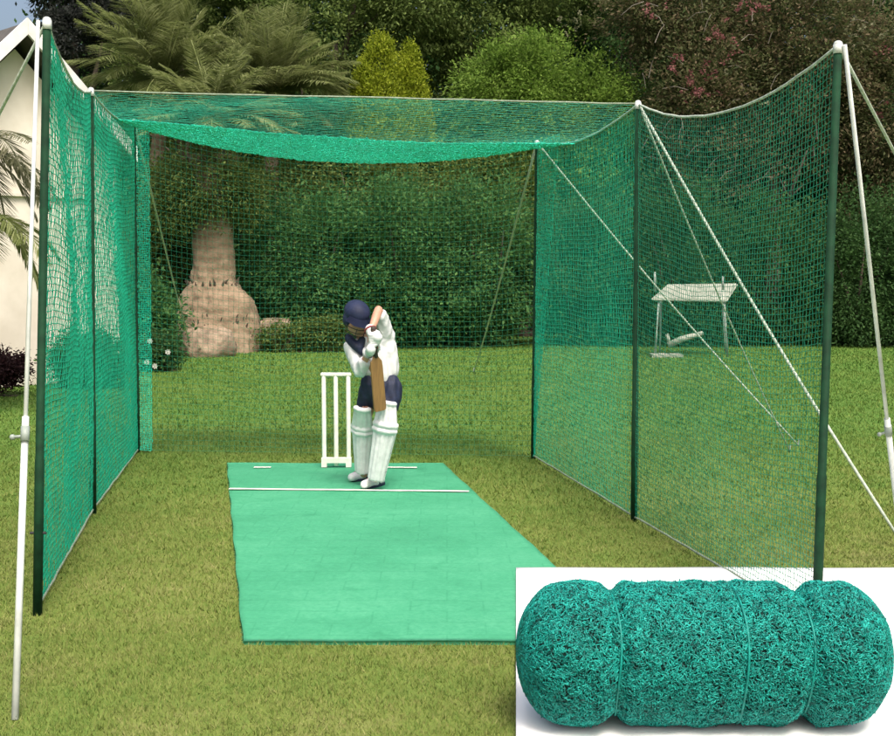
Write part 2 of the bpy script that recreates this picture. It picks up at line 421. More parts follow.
def tubes_np(lines, e1, e2, r, closed=False):
    """lines: (L, n, 3) poly-lines, 3-sided threads"""
    L, n, _ = lines.shape
    ang = [0, 2*PI/3, 4*PI/3]
    V = np.stack([lines + (e1*math.cos(a) + e2*math.sin(a))*r for a in ang], 2)   # L,n,3,3
    idx = np.arange(L*n*3).reshape(L, n, 3)
    Q = []
    for k in range(3):
        k2 = (k+1) % 3
        Q.append(np.stack([idx[:, :-1, k], idx[:, :-1, k2], idx[:, 1:, k2], idx[:, 1:, k]], -1).reshape(-1, 4))
    return V.reshape(-1, 3), np.concatenate(Q)
def net_panel(name, b0, b1, t0, t1, sag, mat, label=None, cell=.042, r=.0016, billow=.02, bow=0.0, seed=0, vcurve=1.0, side_sag=None):
    Lh = ((b1-b0).length + (t1-t0).length)/2; Lv = ((t0-b0).length+(t1-b1).length)/2
    nu, nv = int(Lh/cell), int(Lv/cell)
    u, v = np.meshgrid(np.linspace(0,1,nu+1), np.linspace(0,1,nv+1), indexing='ij')
    a = lambda q: np.array(q)[None, None, :]
    U, Vv = u[..., None], v[..., None]
    Pn = (1-Vv)*((1-U)*a(b0)+U*a(b1)) + Vv*((1-U)*a(t0)+U*a(t1))
    Pn[..., 2] -= sag*4*u*(1-u)*v**vcurve
    if side_sag: Pn[..., 2] -= (side_sag[0]*(1-u)**4+side_sag[1]*u**4)*4*v*(1-v)
    d = np.array((b1-b0).normalized()); up = np.array((t0-b0).normalized()); nr = np.cross(d, up); nr /= np.linalg.norm(nr)
    rg = np.random.default_rng(seed)
    disp = bow*4*u*(1-u)*np.sin(v*PI)
    edge = (u*(1-u)*4)**.5*(v*(1-v)*4)**.5
    for _ in range(5):
        fx, fy, ph = rg.uniform(2, 11), rg.uniform(2, 8), rg.uniform(0, 6)
        disp = disp + billow*.5*np.sin(fx*u+fy*v+ph)*edge
        Pn[..., 2] += .006*np.sin(fx*2*u+fy*v+ph)*edge
    Pn += disp[..., None]*nr
    Pn[..., 2] = np.maximum(Pn[..., 2], .02)
    fr = rg.normal(0, .0015, Pn.shape); Pn += fr
    e = lambda q: np.asarray(q)[None, None, :]
    V1, Q1 = tubes_np(Pn, e(d), e(nr), r)                     # verticals: lines along v
    V2, Q2 = tubes_np(np.swapaxes(Pn, 0, 1), e(up), e(nr), r)
    me = np_mesh(name, np.vstack([V1, V2]), np.vstack([Q1, Q2+len(V1)]))
    o = link(name, me, mat, cage)
    if label: o['label'] = label
    return Pn
TL = {}
z2 = Vector((0,0,.0))
low = {k: base[k]+Vector((0,0,.025)) for k in base}
pL1 = net_panel('side_net', low['FL'], low['ML'], top['FL'], top['ML'], .10, M['net_left'], 'near left side net panel', r=.0023, cell=.030, seed=1)
pL2 = net_panel('side_net', low['ML'], low['BL'], top['ML'], top['BL'], .06, M['net_left'], 'far left side net panel', cell=.030, r=.0023, seed=2)
pR2 = net_panel('side_net', low['MR'], low['BR'], top['MR'], top['BR'], .09, M['net_left'], 'far right side net panel', cell=.030, r=.0019, seed=3)
pR1 = net_panel('side_net', low['FR'], low['MR'], top['FR'], top['MR'], .16, M['net'], 'near right side net panel', cell=.026, r=.0016, seed=4)
pB = net_panel('back_net', low['BL'], low['BR'], top['BL'], top['BR'], .185, M['net_back'], 'thin dark see-through net across the far end', r=.0013, seed=5, billow=.03)
pT = net_panel('roof_net', top['ML'], top['MR'], top['BL'], top['BR'], .195, M['net_roof'], 'sagging see-through net over the far bay', r=.0011, side_sag=(.06,.10), seed=6, vcurve=1.0, cell=.040)
# doubled hem: net overlap along the rear top edge and the two rear corners
def band(name, A, B, mat, cell=.014, r=.0022, label=None):
    """A, B poly-lines (same count): dense doubled netting between them"""
    A = np.asarray(A); B = np.asarray(B)
    n = len(A)
    L = np.linalg.norm(np.diff(A, axis=0), axis=1).sum(); m = int(L/cell)
    t = np.linspace(0, n-1, m)
    i = np.clip(t.astype(int), 0, n-2); f = (t-i)[:, None]
    A2 = A[i]*(1-f)+A[i+1]*f; B2 = B[i]*(1-f)+B[i+1]*f
    wd = np.linalg.norm(A2-B2, axis=1).mean(); k = max(3, int(wd/cell))
    s = np.linspace(0, 1, k+1)[None, :, None]
    Pn = A2[:, None]*(1-s)+B2[:, None]*s + rng.normal(0, .003, (m, k+1, 3))
    d = (A2[-1]-A2[0]); d /= np.linalg.norm(d); up = (B2[0]-A2[0]); up /= np.linalg.norm(up); nr = np.cross(d, up); nr /= np.linalg.norm(nr)
    e = lambda q: np.asarray(q)[None, None, :]
    V1, Q1 = tubes_np(Pn, e(d), e(nr), r); V2, Q2 = tubes_np(np.swapaxes(Pn, 0, 1), e(up), e(nr), r)
    o = link(name, np_mesh(name, np.vstack([V1, V2]), np.vstack([Q1, Q2+len(V1)])), mat, cage)
    if label: o['label'] = label
topB = pB[:, -1, :].copy()
hemA = pT[:, -1, :].copy(); hemB = pT[:, int(pT.shape[1]*.55), :].copy(); hemA[:, 2] -= .006+.03; hemB[:, 2] -= .006
band('hem', hemA, hemB, M['net_bright'], .014, .0024, 'bright doubled hem sagging along the far top edge')
cl = np.stack([np.array(low['BL'].lerp(top['BL'], i/12)) for i in range(13)])
cl2 = cl + np.array([.12, -.02, 0])
band('corner_hem', cl, cl2, M['net_bright'], .015, .0024, 'bright doubled netting at the far left corner')
cr = np.stack([np.array(low['BR'].lerp(top['BR'], i/12)) for i in range(13)])
dirR = np.array((base['MR']-base['BR']).normalized()); cr2 = cr + dirR*np.linspace(.03,.62,13)[:,None]**1.0
band('corner_hem', cr, cr2, M['net_bright'], .026, .0019, 'doubled netting at the far right corner')
def rope(name, pts, r, mat, label=None, n=8):
    bm = bmesh.new(); tube(bm, pts, r, n); o = link(name, bm_mesh(name, bm), mat, cage, True)
    if label: o['label'] = label
    return o
for pn, lab in ((pL1,'rope along the near left top edge'),(pL2,'rope along the far left top edge'),(pR1,'rope along the near right top edge'),(pR2,'rope along the far right top edge')):
    rope('top_rope', [Vector(q) for q in pn[::4, -1, :]] + [Vector(pn[-1, -1])], .0065, M['rope'], lab)
mrope = [Vector(q) for q in pT[::5, 0, :]] + [Vector(pT[-1, 0])]
rope('top_rope', mrope, .005, M['rope_dim'], 'thin rope across the cage between the middle posts')
for pn in (pL1, pL2, pR2, pR1):
    q = [Vector(p)+Vector((0,0,.004)) for p in pn[::4, 0, :]] + [Vector(pn[-1,0])]
    rope('ground_rope', q, .006, M['rope_dim'])
# guys, pegs
def guy(k, g, r=.006, mat='rope', end=None, label=None):
    t = top[k]+Vector((0,0,.005)); e = end or G(*g)
    pts = [t.lerp(e, i/10)-Vector((0,0,.05*math.sin(PI*i/10))) for i in range(11)]
    o = rope('guy_rope', pts, r, M[mat], label)
    bm = bmesh.new(); d = (t-e).normalized(); tube(bm, [e+Vector((-.01,0,-.05)), e+Vector((0,0,.06))], [.006,.008], 8)
    link('peg', bm_mesh('peg', bm), M['grey_metal'], o)
guy('MR', (905,548), .0085, label='thick rope from the middle right post to the lawn')
guy('MR', (790,452), .006, label='thin rope behind the middle right post')
guy('BR', (799,446), .0075, label='long rope slanting outward from the far right post')
guy('BR', (474,372), .009, 'rope', label='grey rope slanting back from the far right post')
guy('BL', (192,352), .009, 'rope', label='thin rope slanting back from the far left post')
guy('FR', (1010,345+40), .0075, end=P(1010,352,9.0)*1.0, label='thin rope going right from the near right post')
guy('FL', None, .007, end=P(-190,460,8.4), label='short rope going left from the near left post')
# white brace poles, two telescoping sections with a collar
def brace(t, mid, b, r, label):
    bm = bmesh.new(); tube(bm, [t, mid+(t-mid)*.02], [r*.9, r*.9], 12)
    o = link('brace_pole', bm_mesh('brace_pole', bm), M['white_metal'], cage, True); o['label'] = label
    bm = bmesh.new(); tube(bm, [mid+(t-mid)*.04, b], [r*1.35, r*1.35], 14)
    link('lower_tube', bm_mesh('lower_tube', bm), M['white_metal'], o, True)
    bm = bmesh.new(); d = (t-b).normalized(); tube(bm, [mid-d*.02, mid+d*.035], r*1.7, 14)
    side = d.cross(Vector((0,1,0))).normalized(); tube(bm, [mid, mid+side*.045], .006, 8); sphere(bm, mid+side*.045, .011, None, 10)
    link('collar', bm_mesh('collar', bm), M['grey_metal'], o, True)
tFL = top['FL']+Vector((-.03,-.02,.0)); bFL = G(15,720)
brace(tFL, P(25,436,(tFL.y*.3+bFL.y*.7)), bFL, .0092, 'white pole leaning against the near left post')
tFR = top['FR']+Vector((.02,-.02,.0)); bFR = G(903,560)
brace(tFR, tFR.lerp(bFR, .70), bFR, .0105, 'white pole leaning against the near right post')
# clip on the front left post
bm = bmesh.new(); c = P(37,533,base['FL'].y); tube(bm, [c-Vector((.03,0,0)), c+Vector((.04,0,0))], .006, 8)
link('clip', bm_mesh('clip', bm), M['black'], cage)

# ------------------------------------------------------------------ house
def house():
    A = P(28,20,15.0); Rr = P(134,145,16.0)
    d = Vector((Rr.x-A.x, Rr.y-A.y, 0)); run = d.length; d.normalize()
    back = Vector((-d.y, d.x, 0)); 
    if back.y < 0: back = -back
    rise = A.z - Rr.z
    root = empty('garden_house', Vector((A.x, A.y, 0)), 'cream plastered gabled house with white roof boards at the left', 'house')
    ov = .38            # roof overhang in front of the wall
    ridge = A; half = run
    # wall
    wh = half-.06; wt = .30
    bm = bmesh.new()
    slope = rise/run
    def W(s, z, bk): return Vector((A.x, A.y, 0)) + d*s + back*bk + Vector((0,0,z))
    prof = [(-wh, 0), (wh, 0), (wh, A.z-wh*slope-wt), (0, A.z-wt), (-wh, A.z-wh*slope-wt)]
    f = [bm.verts.new(W(s, z, ov)) for s, z in prof]; g = [bm.verts.new(W(s, z, ov+6)) for s, z in prof]
    bm.faces.new(f); bm.faces.new(g[::-1])
    for i in range(5): bm.faces.new((f[i], f[(i+1)%5], g[(i+1)%5], g[i]))
    link('wall', bm_mesh('wall', bm), M['plaster'], root)
    roof = None
    for sgn in (1, -1):
        bm = bmesh.new(); th = .12
        q = [(0, A.z-.02), (sgn*half, A.z-.02-rise)]
        vs = []
        for bk in (.05, 6.4):
            for dz in (0, -th):
                for s, z in q: vs.append(bm.verts.new(W(s, z+dz, bk)))
        for ff in ((0,1,5,4),(2,6,7,3),(0,2,3,1),(4,5,7,6),(0,4,6,2),(1,3,7,5)): bm.faces.new([vs[i] for i in ff])
        roof = link('roof', bm_mesh('roof', bm), M['rooftile'], root)
        # soffit
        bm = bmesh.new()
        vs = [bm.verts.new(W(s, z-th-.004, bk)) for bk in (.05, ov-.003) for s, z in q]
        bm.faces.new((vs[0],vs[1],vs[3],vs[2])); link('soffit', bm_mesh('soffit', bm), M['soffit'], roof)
        # barge board on the rake
        bm = bmesh.new(); vs = []
        for bk in (-.0, .045):
            for dz in (.03, -.17):
                for s, z in ((sgn*.001, A.z), (sgn*(half+.05), A.z-rise-.05*slope)): vs.append(bm.verts.new(W(s, z+dz, bk)))
        for ff in ((0,1,5,4),(2,6,7,3),(0,2,3,1),(4,5,7,6),(0,4,6,2),(1,3,7,5)): bm.faces.new([vs[i] for i in ff])
        link('barge_board', bm_mesh('barge_board', bm), M['fascia'], root)
    # ledge seen on the wall
    bm = bmesh.new(); c = W(-.1, 2.42, ov-.02); box(bm, c, 2.0, .05, .04, Matrix.Rotation(math.atan2(d.y, d.x), 3, 'Z'))
    link('ledge', bm_mesh('ledge', bm), M['plaster'], root)
house()

from mathutils import noise as mn
def rough(bm, amp, fq):
    for v in bm.verts:
        v.co += Vector(mn.noise_vector(v.co*fq))*amp + Vector(mn.noise_vector(v.co*fq*3.1))*amp*.4
# ------------------------------------------------------------------ vegetation
def leaves_at(C, size, aspect=.45, up=.3, out=None, jit=.35):
    """one folded diamond leaf per row of C"""
    n = len(C)
    d = rng.normal(0, 1, (n, 3)); d /= np.linalg.norm(d, axis=1)[:, None]
    if out is not None: d = d*.8+out*.9; d[:, 2] -= .15; d /= np.linalg.norm(d, axis=1)[:, None]
    w_ = np.cross(d, rng.normal(0, 1, (n, 3))); w_[:, 2] *= .4; w_ /= (np.linalg.norm(w_, axis=1)[:, None]+1e-9)
    s = size*rng.uniform(1-jit, 1+jit, n)[:, None]
    a = C - d*s*.5; c = C + d*s*.5; b = C + w_*s*aspect*.5; e = C - w_*s*aspect*.5
    V = np.stack([a, b, c, e], 1).reshape(-1, 3)
    return V, np.arange(len(V)).reshape(-1, 4)
def crown_pts(ells, clumps, per, cr, shell=.55, flat=1.0, clip=.03):
    """clumped points through ellipsoids; ells = [(centre, (rx,ry,rz))]"""
    pts = []; outs = []
    vol = np.array([e[1][0]*e[1][1]*e[1][2] for e in ells])**.67; vol /= vol.sum()
    for (c, r), wv in zip(ells, vol):
        k = max(3, int(clumps*wv)); q = rng.normal(0, 1, (k, 3)); q /= np.linalg.norm(q, axis=1)[:, None]
        o = q.copy(); rad = rng.uniform(shell, 1.05, k)[:, None]
        cc = np.array(c) + q*rad*np.array(r)
        sz = cr*rng.uniform(.5, 1.4, k)
        p = cc[:, None, :] + rng.normal(0, 1, (k, per, 3))*sz[:, None, None]*np.array([1, 1, flat])
        pts.append(p.reshape(-1, 3)); outs.append(np.repeat(o, per, 0))
    pts = np.concatenate(pts); outs = np.concatenate(outs); keep = pts[:, 2] > clip
    return pts[keep], outs[keep]
def trunk_mesh(base_, h, r, spread, nb=6, lean=(0,0), crown_z=None):
    bm = bmesh.new(); b = Vector(base_); t = b+Vector((lean[0], lean[1], h))
    pts = [b-Vector((0,0,.1)), b+Vector((0,0,.1)), b.lerp(t,.35)+Vector((r*.4,0,0)), b.lerp(t,.7)-Vector((r*.4,0,0)), t]
    tube(bm, pts, [r*1.5, r*1.2, r*.9, r*.65, r*.25], 10)
    for i in range(nb):
        a = i*2.4+random.random(); f = random.uniform(.35, .85); s = b.lerp(t, f)
        e = s + Vector((math.cos(a)*spread*random.uniform(.5,.9), math.sin(a)*spread*random.uniform(.5,.9), h*random.uniform(.15,.4)))
        m = s.lerp(e, .5)+Vector((0,0,-.1*spread)); tube(bm, [s, m, e], [r*.45, r*.3, r*.1], 6)
        for j in range(2):
            e2 = m+Vector((random.uniform(-1,1), random.uniform(-1,1), random.uniform(.3,1)))*spread*.45
            tube(bm, [m, e2], [r*.2, r*.06], 5)
    return bm_mesh('trunk', bm)
def tree(name, label, cat, base_, h, r, ells, clumps, per, cr, leaf, mat, group=None, nb=6, flat=1.0, shell=.55, barkmat='bark', aspect=.45):
    root = empty(name, base_, label, cat, group)
    link('trunk', trunk_mesh(base_, h, r, max(e[1][0] for e in ells)*.9, nb), M[barkmat], root, True)
    C, O = crown_pts(ells, clumps, per, cr, shell, flat)
    V, Q = leaves_at(C, leaf, aspect, out=O)
    link('crown', np_mesh('crown', V, Q), M[mat], root)
    return root
def E(px0, py0, px1, py1, Y, ry):
    """ellipsoid spanning that extent at distance Y"""
    a = P(px0, py0, Y); b = P(px1, py1, Y)
    return ((a+b)/2, (abs(b.x-a.x)/2, ry, abs(a.z-b.z)/2))
def shrub(name, label, cat, Y, exts, clumps, per, cr, leaf, mat, ry=1.0, group=None, shell=.6, flat=1.0, aspect=.5):
    ells = [E(*e, Y, ry) for e in exts]
    c = ells[0][0]; b = Vector((c.x, Y, 0))
    root = empty(name, b, label, cat, group)
    bm = bmesh.new()
    xa = min(e[0].x for e in ells)-.25; xb = max(e[0].x for e in ells)+.25
    tube(bm, [(xa, Y, -.03), ((xa+xb)/2, Y, -.02), (xb, Y, -.03)], .05, 6)
    for i in range(7):
        el = ells[i % len(ells)]; a = random.uniform(0, 6.28)
        s = Vector((el[0].x+random.uniform(-.2,.2), Y+random.uniform(-.1,.1), -.05)); e = Vector((el[0].x+math.cos(a)*el[1][0]*.6, Y+math.sin(a)*ry*.5, el[0].z+el[1][2]*.4))
        tube(bm, [s, s.lerp(e,.5)+Vector((.05,0,.1)), e], [.04,.03,.01], 6)
    link('stem', bm_mesh('stem', bm), M['bark'], root, True)
    C, O = crown_pts(ells, clumps, per, cr, shell, flat)
    V, Q = leaves_at(C, leaf, aspect, out=O)
    link('foliage', np_mesh('foliage', V, Q), M[mat], root)
    return root

# central broadleaf hedge
shrub('broadleaf_bush', 'big dark green leafy bush behind the far net and the batter', 'bush', 23.0,
      [(232,185,385,345),(330,170,460,350),(420,178,545,350),(260,250,520,350)], 900, 90, .17, .085, 'leaf_hedge', 1.2)
shrub('broadleaf_bush', 'olive green bush rising over the top of the big dark bush', 'bush', 25.2,
      [(245,160,330,260),(300,145,430,240),(400,150,560,260)], 420, 70, .2, .08, 'leaf_mid', .8)
# dark hedge right
shrub('clipped_hedge', 'tall dark hedge behind the white garden table on the right', 'hedge', 23.5,
      [(520,185,650,362),(600,175,740,362),(700,190,830,362),(560,270,800,362)], 1000, 85, .18, .075, 'leaf_dark', 1.0)
shrub('clipped_hedge', 'very dark hedge at the right edge beyond the leaning white pole', 'hedge', 23.2,
      [(800,190,910,368),(870,170,1010,368),(820,280,980,368)], 800, 85, .18, .07, 'leaf_dark', .9)
# left shrubs behind the net
shrub('leafy_shrub', 'mid green shrub left of the thick palm trunk', 'shrub', 23.5,
      [(120,190,200,350),(140,160,215,260)], 330, 80, .18, .09, 'leaf_mid', .8)
shrub('leafy_shrub', 'dark green shrub low between the house and the palm base', 'shrub', 20.0,
      [(60,250,150,368),(120,280,175,368)], 330, 80, .14, .08, 'leaf_hedge', .6)
r_ = shrub('flower_shrub', 'small dark shrub dotted with white flowers at the left net corner', 'shrub', 17.5,
      [(142,335,178,378)], 60, 60, .08, .06, 'leaf_dark', .25)
for x, y in ((150,341),(155,366),(168,352),(147,362)):
    c = P(x, y, 17.1); bm = bmesh.new(); sphere(bm, c, .016, None, 8)
    for k in range(7):
        a = k*2*PI/7; e = c+Vector((math.cos(a)*.045, -.01, math.sin(a)*.045)); q = Vector((-math.sin(a), 0, math.cos(a)))*.014
        bm.faces.new([bm.verts.new(t) for t in (c, c.lerp(e,.6)+q, e, c.lerp(e,.6)-q)])
    link('flower', bm_mesh('flower', bm), M['white_flower'], r_)
shrub('maroon_shrub', 'dark maroon shrub against the cream house wall at the left edge', 'shrub', 14.0,
      [(-40,352,30,386),(-60,358,10,388)], 200, 70, .06, .045, 'leaf_maroon', .3)
shrub('maroon_shrub', 'dark shrub at the right foot of the cream house wall', 'shrub', 15.0,
      [(50,335,125,384)], 200, 70, .07, .05, 'leaf_dark', .3)
# yellow conifer: two pointed tips
def conifer():
    Y = 26.0; root = empty('golden_conifer', P(385,300,Y)*1.0, 'golden yellow conifer with two pointed tips behind the net', 'conifer')
    root.location.z = 0
    link('trunk', trunk_mesh(Vector((P(385,300,Y).x, Y, 0)), 4.5, .12, .4, 5), M['bark'], root, True)
    pts = []; outs = []
    for (tx, ty, wb, yb) in ((380,37,42,150),(410,46,26,150),(366,66,24,150),(394,70,34,150),(386,95,40,300)):
        tpt = P(tx, ty, Y); zb = P(tx, yb, Y).z; k = 380
        f = rng.uniform(0, 1, k)**.8; a = rng.uniform(0, 2*PI, k)
        rad = (wb/F*Y)*(f**.55)*rng.uniform(.6, 1.05, k)
        z = tpt.z + (zb-tpt.z)*f
        c = np.stack([tpt.x+rad*np.cos(a), Y+rad*np.sin(a)*.8, z], 1)
        p = c[:, None]+rng.normal(0, 1, (k, 45, 3))*np.array([.055,.055,.10])
        o = np.stack([np.cos(a)*.5, np.sin(a)*.5, np.ones(k)], 1)
        pts.append(p.reshape(-1,3)); outs.append(np.repeat(o, 45, 0))
    C = np.concatenate(pts); O = np.concatenate(outs); k = C[:,2] > .1
    V, Q = leaves_at(C[k], .07, .4, out=O[k]); link('crown', np_mesh('crown', V, Q), M['leaf_yellow'], root)
conifer()
tree('round_tree', 'round fresh green tree rising behind the right half of the roof net', 'tree', Vector((P(525,300,26.5).x, 26.5, 0)), 4.6, .16,
     [E(440,70,560,260,26.5,1.2), E(475,30,590,200,26.5,1.3), E(545,58,640,230,26.5,1.2), E(455,48,540,130,26.5,.9)], 1000, 80, .16, .085, 'leaf_fresh')
tree('round_tree', 'small yellowish green tree between the round tree and the reddish one', 'tree', Vector((P(620,300,27.5).x, 27.5, 0)), 4, .12,
     [E(585,72,670,220,27.5,.9)], 200, 70, .17, .08, 'leaf_mid')
# tall dark background trees
bgt = [((250,-60,420,110),(330,-110,480,60),30,'leaf_mid','tall olive green tree above the golden conifer'),
       ((400,-60,560,90),(470,-120,640,40),31,'leaf_mid','tall dark spreading tree above the round fresh green tree'),
       ((560,-40,700,110),(620,-120,760,50),32,'leaf_dark','dark tree behind the pink flowering tree'),
       ((90,-90,270,50),(180,-120,330,20),33,'leaf_mid','tall olive tree behind the feathery palms'),
       ((-20,-70,80,40),(40,-120,150,60),29,'leaf_grey','dark greyish tree over the house roof')]
for i, (a, b, Y, m, lab) in enumerate(bgt):
    ex = [E(*a, Y, 1.6), E(*b, Y, 1.8), E(a[0]+10, a[3]-50, a[2]-20, a[3]+120, Y, 1.2)]
    if i == 4: ex = [E(40,8,110,75,Y,1.0), E(55,-70,150,40,Y,1.2), E(22,-75,70,16,Y,.7)]
    tree('tall_tree', lab, 'tree', Vector((ex[0][0].x, Y, 0)), 7, .25, ex, 620 if i != 4 else 260, 85, .26 if i != 4 else .16, .11, m, 'tall trees beyond the lawn', 7, flat=.45)
# reddish brown flowering tree, upper right
rt = tree('flowering_tree', 'brownish tree with pink blossom and bare pale twigs at the upper right', 'tree', Vector((P(770,300,25.5).x, 25.5, 0)), 6, .16,
     [E(640,20,770,220,25.5,1.1), E(720,-60,880,190,25.5,1.2), E(820,0,960,230,25.5,1.2), E(600,-50,760,70,26.2,1.0)], 1500, 75, .2, .09, 'leaf_brown', shell=.4)
bm = bmesh.new()
for i in range(60):
    s = P(random.uniform(640,900), random.uniform(-10,190), 24.9+random.uniform(-.5,.4))
    d = Vector((random.uniform(-1,1), random.uniform(-.6,.2), random.uniform(-.7,.9))).normalized()*random.uniform(.25,.6)
    tube(bm, [s, s+d*.5+Vector((0,0,.06)), s+d], [.009,.007,.003], 4)
tag(link('twig', bm_mesh('twig', bm), M['twig'], rt), kind='stuff')
pc = []
for (x, y, k, s) in ((700,85,16,.16),(716,35,10,.12),(690,92,8,.12),(755,8,12,.14),(650,10,6,.12),(880,110,4,.1),(884,50,4,.1),(735,50,6,.12),(672,60,6,.14)):
    c = np.array(P(x, y, 24.6)); cc = c+rng.normal(0, s, (k, 3)); pc.append((cc[:, None]+rng.normal(0, .035, (k, 9, 3))).reshape(-1,3))
V, Q = leaves_at(np.concatenate(pc), .06, .8); tag(link('blossom', np_mesh('blossom', V, Q), M['blossom'], rt), kind='stuff')
pc = []
for (x, y, k, s) in ((850,45,26,.28),(868,32,14,.2),(575,18,10,.15),(838,72,10,.2),(745,75,10,.35)):
    c = np.array(P(x, y, 24.5)); cc = c+rng.normal(0, s, (k, 3)); pc.append((cc[:, None]+rng.normal(0, .03, (k, 6, 3))).reshape(-1,3))
V, Q = leaves_at(np.concatenate(pc), .07, .6); tag(link('pale_leaf', np_mesh('pale_leaf', V, Q), M['frond_pale'], rt), kind='stuff')
# far wood: one mass
def wood_mass():
    C = []; 
    for Y, x0, x1, zt_, k in ((36,-14,16,10.2,6500),(28.5,-3.5,12,5.2,1500)):
        cx = rng.uniform(x0, x1, k); cz = rng.uniform(.3, zt_, k); cy = Y + rng.uniform(-.8, .8, k) 
        if Y == 36:
            m = cx > -11.6+0*cx; cx, cy, cz = cx[m], cy[m], cz[m]
        c = np.stack([cx, cy, cz], 1)
        C.append((c[:, None]+rng.normal(0, 1, (len(c), 40, 3))*np.array([.36,.36,.22])).reshape(-1, 3))
    C = np.concatenate(C); V, Q = leaves_at(C, .2, .6)
    tag(link('far_wood', np_mesh('far_wood', V, Q), M['leaf_dark']), 'dense dark wood closing the view behind the garden', 'wood', kind='stuff')
wood_mass()

# palms
def frond_arr(b, d, L, droop, nl, ll, wd, side_drop=.25):
    d = Vector(d).normalized(); hz = Vector((d.x, d.y, 0)); 
    if hz.length < .05: hz = Vector((1,0,0))
    pts = []; p = Vector(b); cur = d.copy(); n = 14
    for i in range(n+1):
        pts.append(p.copy()); cur = (cur + Vector((0,0,-droop/n))).normalized(); p = p + cur*(L/n)
    Vv = []
    side = d.cross(Vector((0,0,1))).normalized() if abs(d.z) < .98 else Vector((1,0,0))
    for j in range(nl):
        t = (.12+.88*j/nl)*n; i = min(int(t), n-1); q = pts[i].lerp(pts[i+1], t-i); tg = (pts[i+1]-pts[i]).normalized()
        s_ = ll*(math.sin(PI*min(1, .15+.85*j/nl))**.6)*random.uniform(.85,1.1)
        for sg in (1, -1):
            dd = (side*sg*.8 + tg*.75 + Vector((random.uniform(-.12,.12), random.uniform(-.12,.12), -side_drop+random.uniform(-.15,.15)))).normalized()
            e = q+dd*s_; m = q+dd*s_*.5+Vector((0,0,.03*s_)); nn = dd.cross(Vector((0,0,1))).normalized()*wd
            Vv += [q, m+nn, e, m-nn]
    # rachis as thin diamonds
    for a_, b_ in zip(pts, pts[1:]):
        nn = side*.012; Vv += [a_-nn, a_+nn, b_+nn*.8, b_-nn*.8]
    return [tuple(v) for v in Vv]
def palm(name, label, cat, b, h, crown_c, nf, L, ll, mat, trunk=None, up=(.1,1.0), droop=(1.2,2.2), nl=46, wd=.016, mat2=None, group=None, zmin=None):
    root = empty(name, Vector((b.x, b.y, 0)), label, cat, group)
    if trunk: trunk(root)
    else:
        bm = bmesh.new(); tube(bm, [Vector((b.x,b.y,-.05)), Vector((b.x,b.y,h*.5))+Vector((.05,0,0)), crown_c], [.2,.15,.14], 12)
        link('trunk', bm_mesh('trunk', bm), M['palm_bark'], root, True)
    A = []
    for i in range(nf):
        a = i*2.39996+random.uniform(-.2,.2); el = random.uniform(*up)
        d = Vector((math.cos(a)*math.cos(el), math.sin(a)*math.cos(el), math.sin(el)))
        A += frond_arr(crown_c, d, L*random.uniform(.8,1.1), random.uniform(*droop), nl, ll, wd)
    A = np.array(A); link('frond', np_mesh('frond', A, np.arange(len(A)).reshape(-1,4)), M[mat], root)
    return root
def big_trunk(root):
    Y = 21.6; n = 28
    prof = [(352,50),(344,50),(330,48),(315,45),(300,40),(289,31),(282,25),(270,23),(245,22),(215,21),(190,21),(170,25),(155,27)]
    bm = bmesh.new(); rings = []
    for i, (py, hw) in enumerate(prof):
        c = P(213 + (4 if py > 290 else 0), py, Y); r = hw*.92/F*Y
        z = c.z if i else -.05
        rings.append([bm.verts.new((c.x+r*math.cos(a)*(1+.035*math.sin(a*5+i)+.02*math.sin(a*9+i*2)), Y+r*.85*math.sin(a)*(1+.03*math.sin(a*7+i*1.3)), z)) for a in [2*PI*k/n for k in range(n)]])
    for a, b in zip(rings, rings[1:]):
        for k in range(n): bm.faces.new((a[k], a[(k+1)%n], b[(k+1)%n], b[k]))
    bm.faces.new(rings[-1])
    bmesh.ops.subdivide_edges(bm, edges=list(bm.edges), cuts=3, use_grid_fill=True)
    rough(bm, .035, 3.5)
    for v in bm.verts: v.co += Vector(mn.noise_vector(Vector((v.co.x*14, v.co.y*14, v.co.z*5))))*.022
    link('trunk', bm_mesh('trunk', bm), M['palm_bark'], root, True)
    # frond stubs along the skirt of the flared base and beneath the crown
    bm = bmesh.new()
    for py, hw, cnt, ln in ((320,43,44,.13),(325,45,44,.11),(284,27,24,.10),(178,24,22,.2),(165,26,24,.24)):
        c = P(213+(4 if py > 290 else 0), py, Y); r = hw*.92/F*Y
        for k in range(cnt):
            a = 2*PI*k/cnt+random.uniform(-.1,.1); o = Vector((math.cos(a), math.sin(a)*.85, 0)); s = c+o*r*.96+Vector((0,0,random.uniform(-.05,.05)))
            s.y = Y+o.y*r*.96
            tube(bm, [s, s+o*.05+Vector((random.uniform(-.03,.03),0,ln*random.uniform(.5,1.2)))], [.028,.006], 5)
    tag(link('frond_stub', bm_mesh('frond_stub', bm), M['bark'], root), kind='stuff')
bt = P(213,300,21.6)
palm('date_palm', 'huge palm with a thick tan trunk and flared base behind the left net', 'palm tree', bt, 4, P(213,126,21.6), 50, 1.6, .38, 'frond', trunk=big_trunk, up=(.25,1.5), droop=(.7,1.5), nl=60, wd=.014)
palm('feather_palm', 'feathery olive palm crown arching left above the net top rope', 'palm tree', P(150,300,24.5), 5, P(165,82,24.5), 90, 2.1, .6, 'frond', up=(.0,1.5), droop=(.3,1.4), nl=70, wd=.010)
palm('feather_palm', 'feathery olive palm crown just left of the golden conifer', 'palm tree', P(270,300,25.5), 5, P(272,96,25.5), 90, 1.9, .6, 'frond', up=(.0,1.5), droop=(.3,1.4), nl=70, wd=.010)
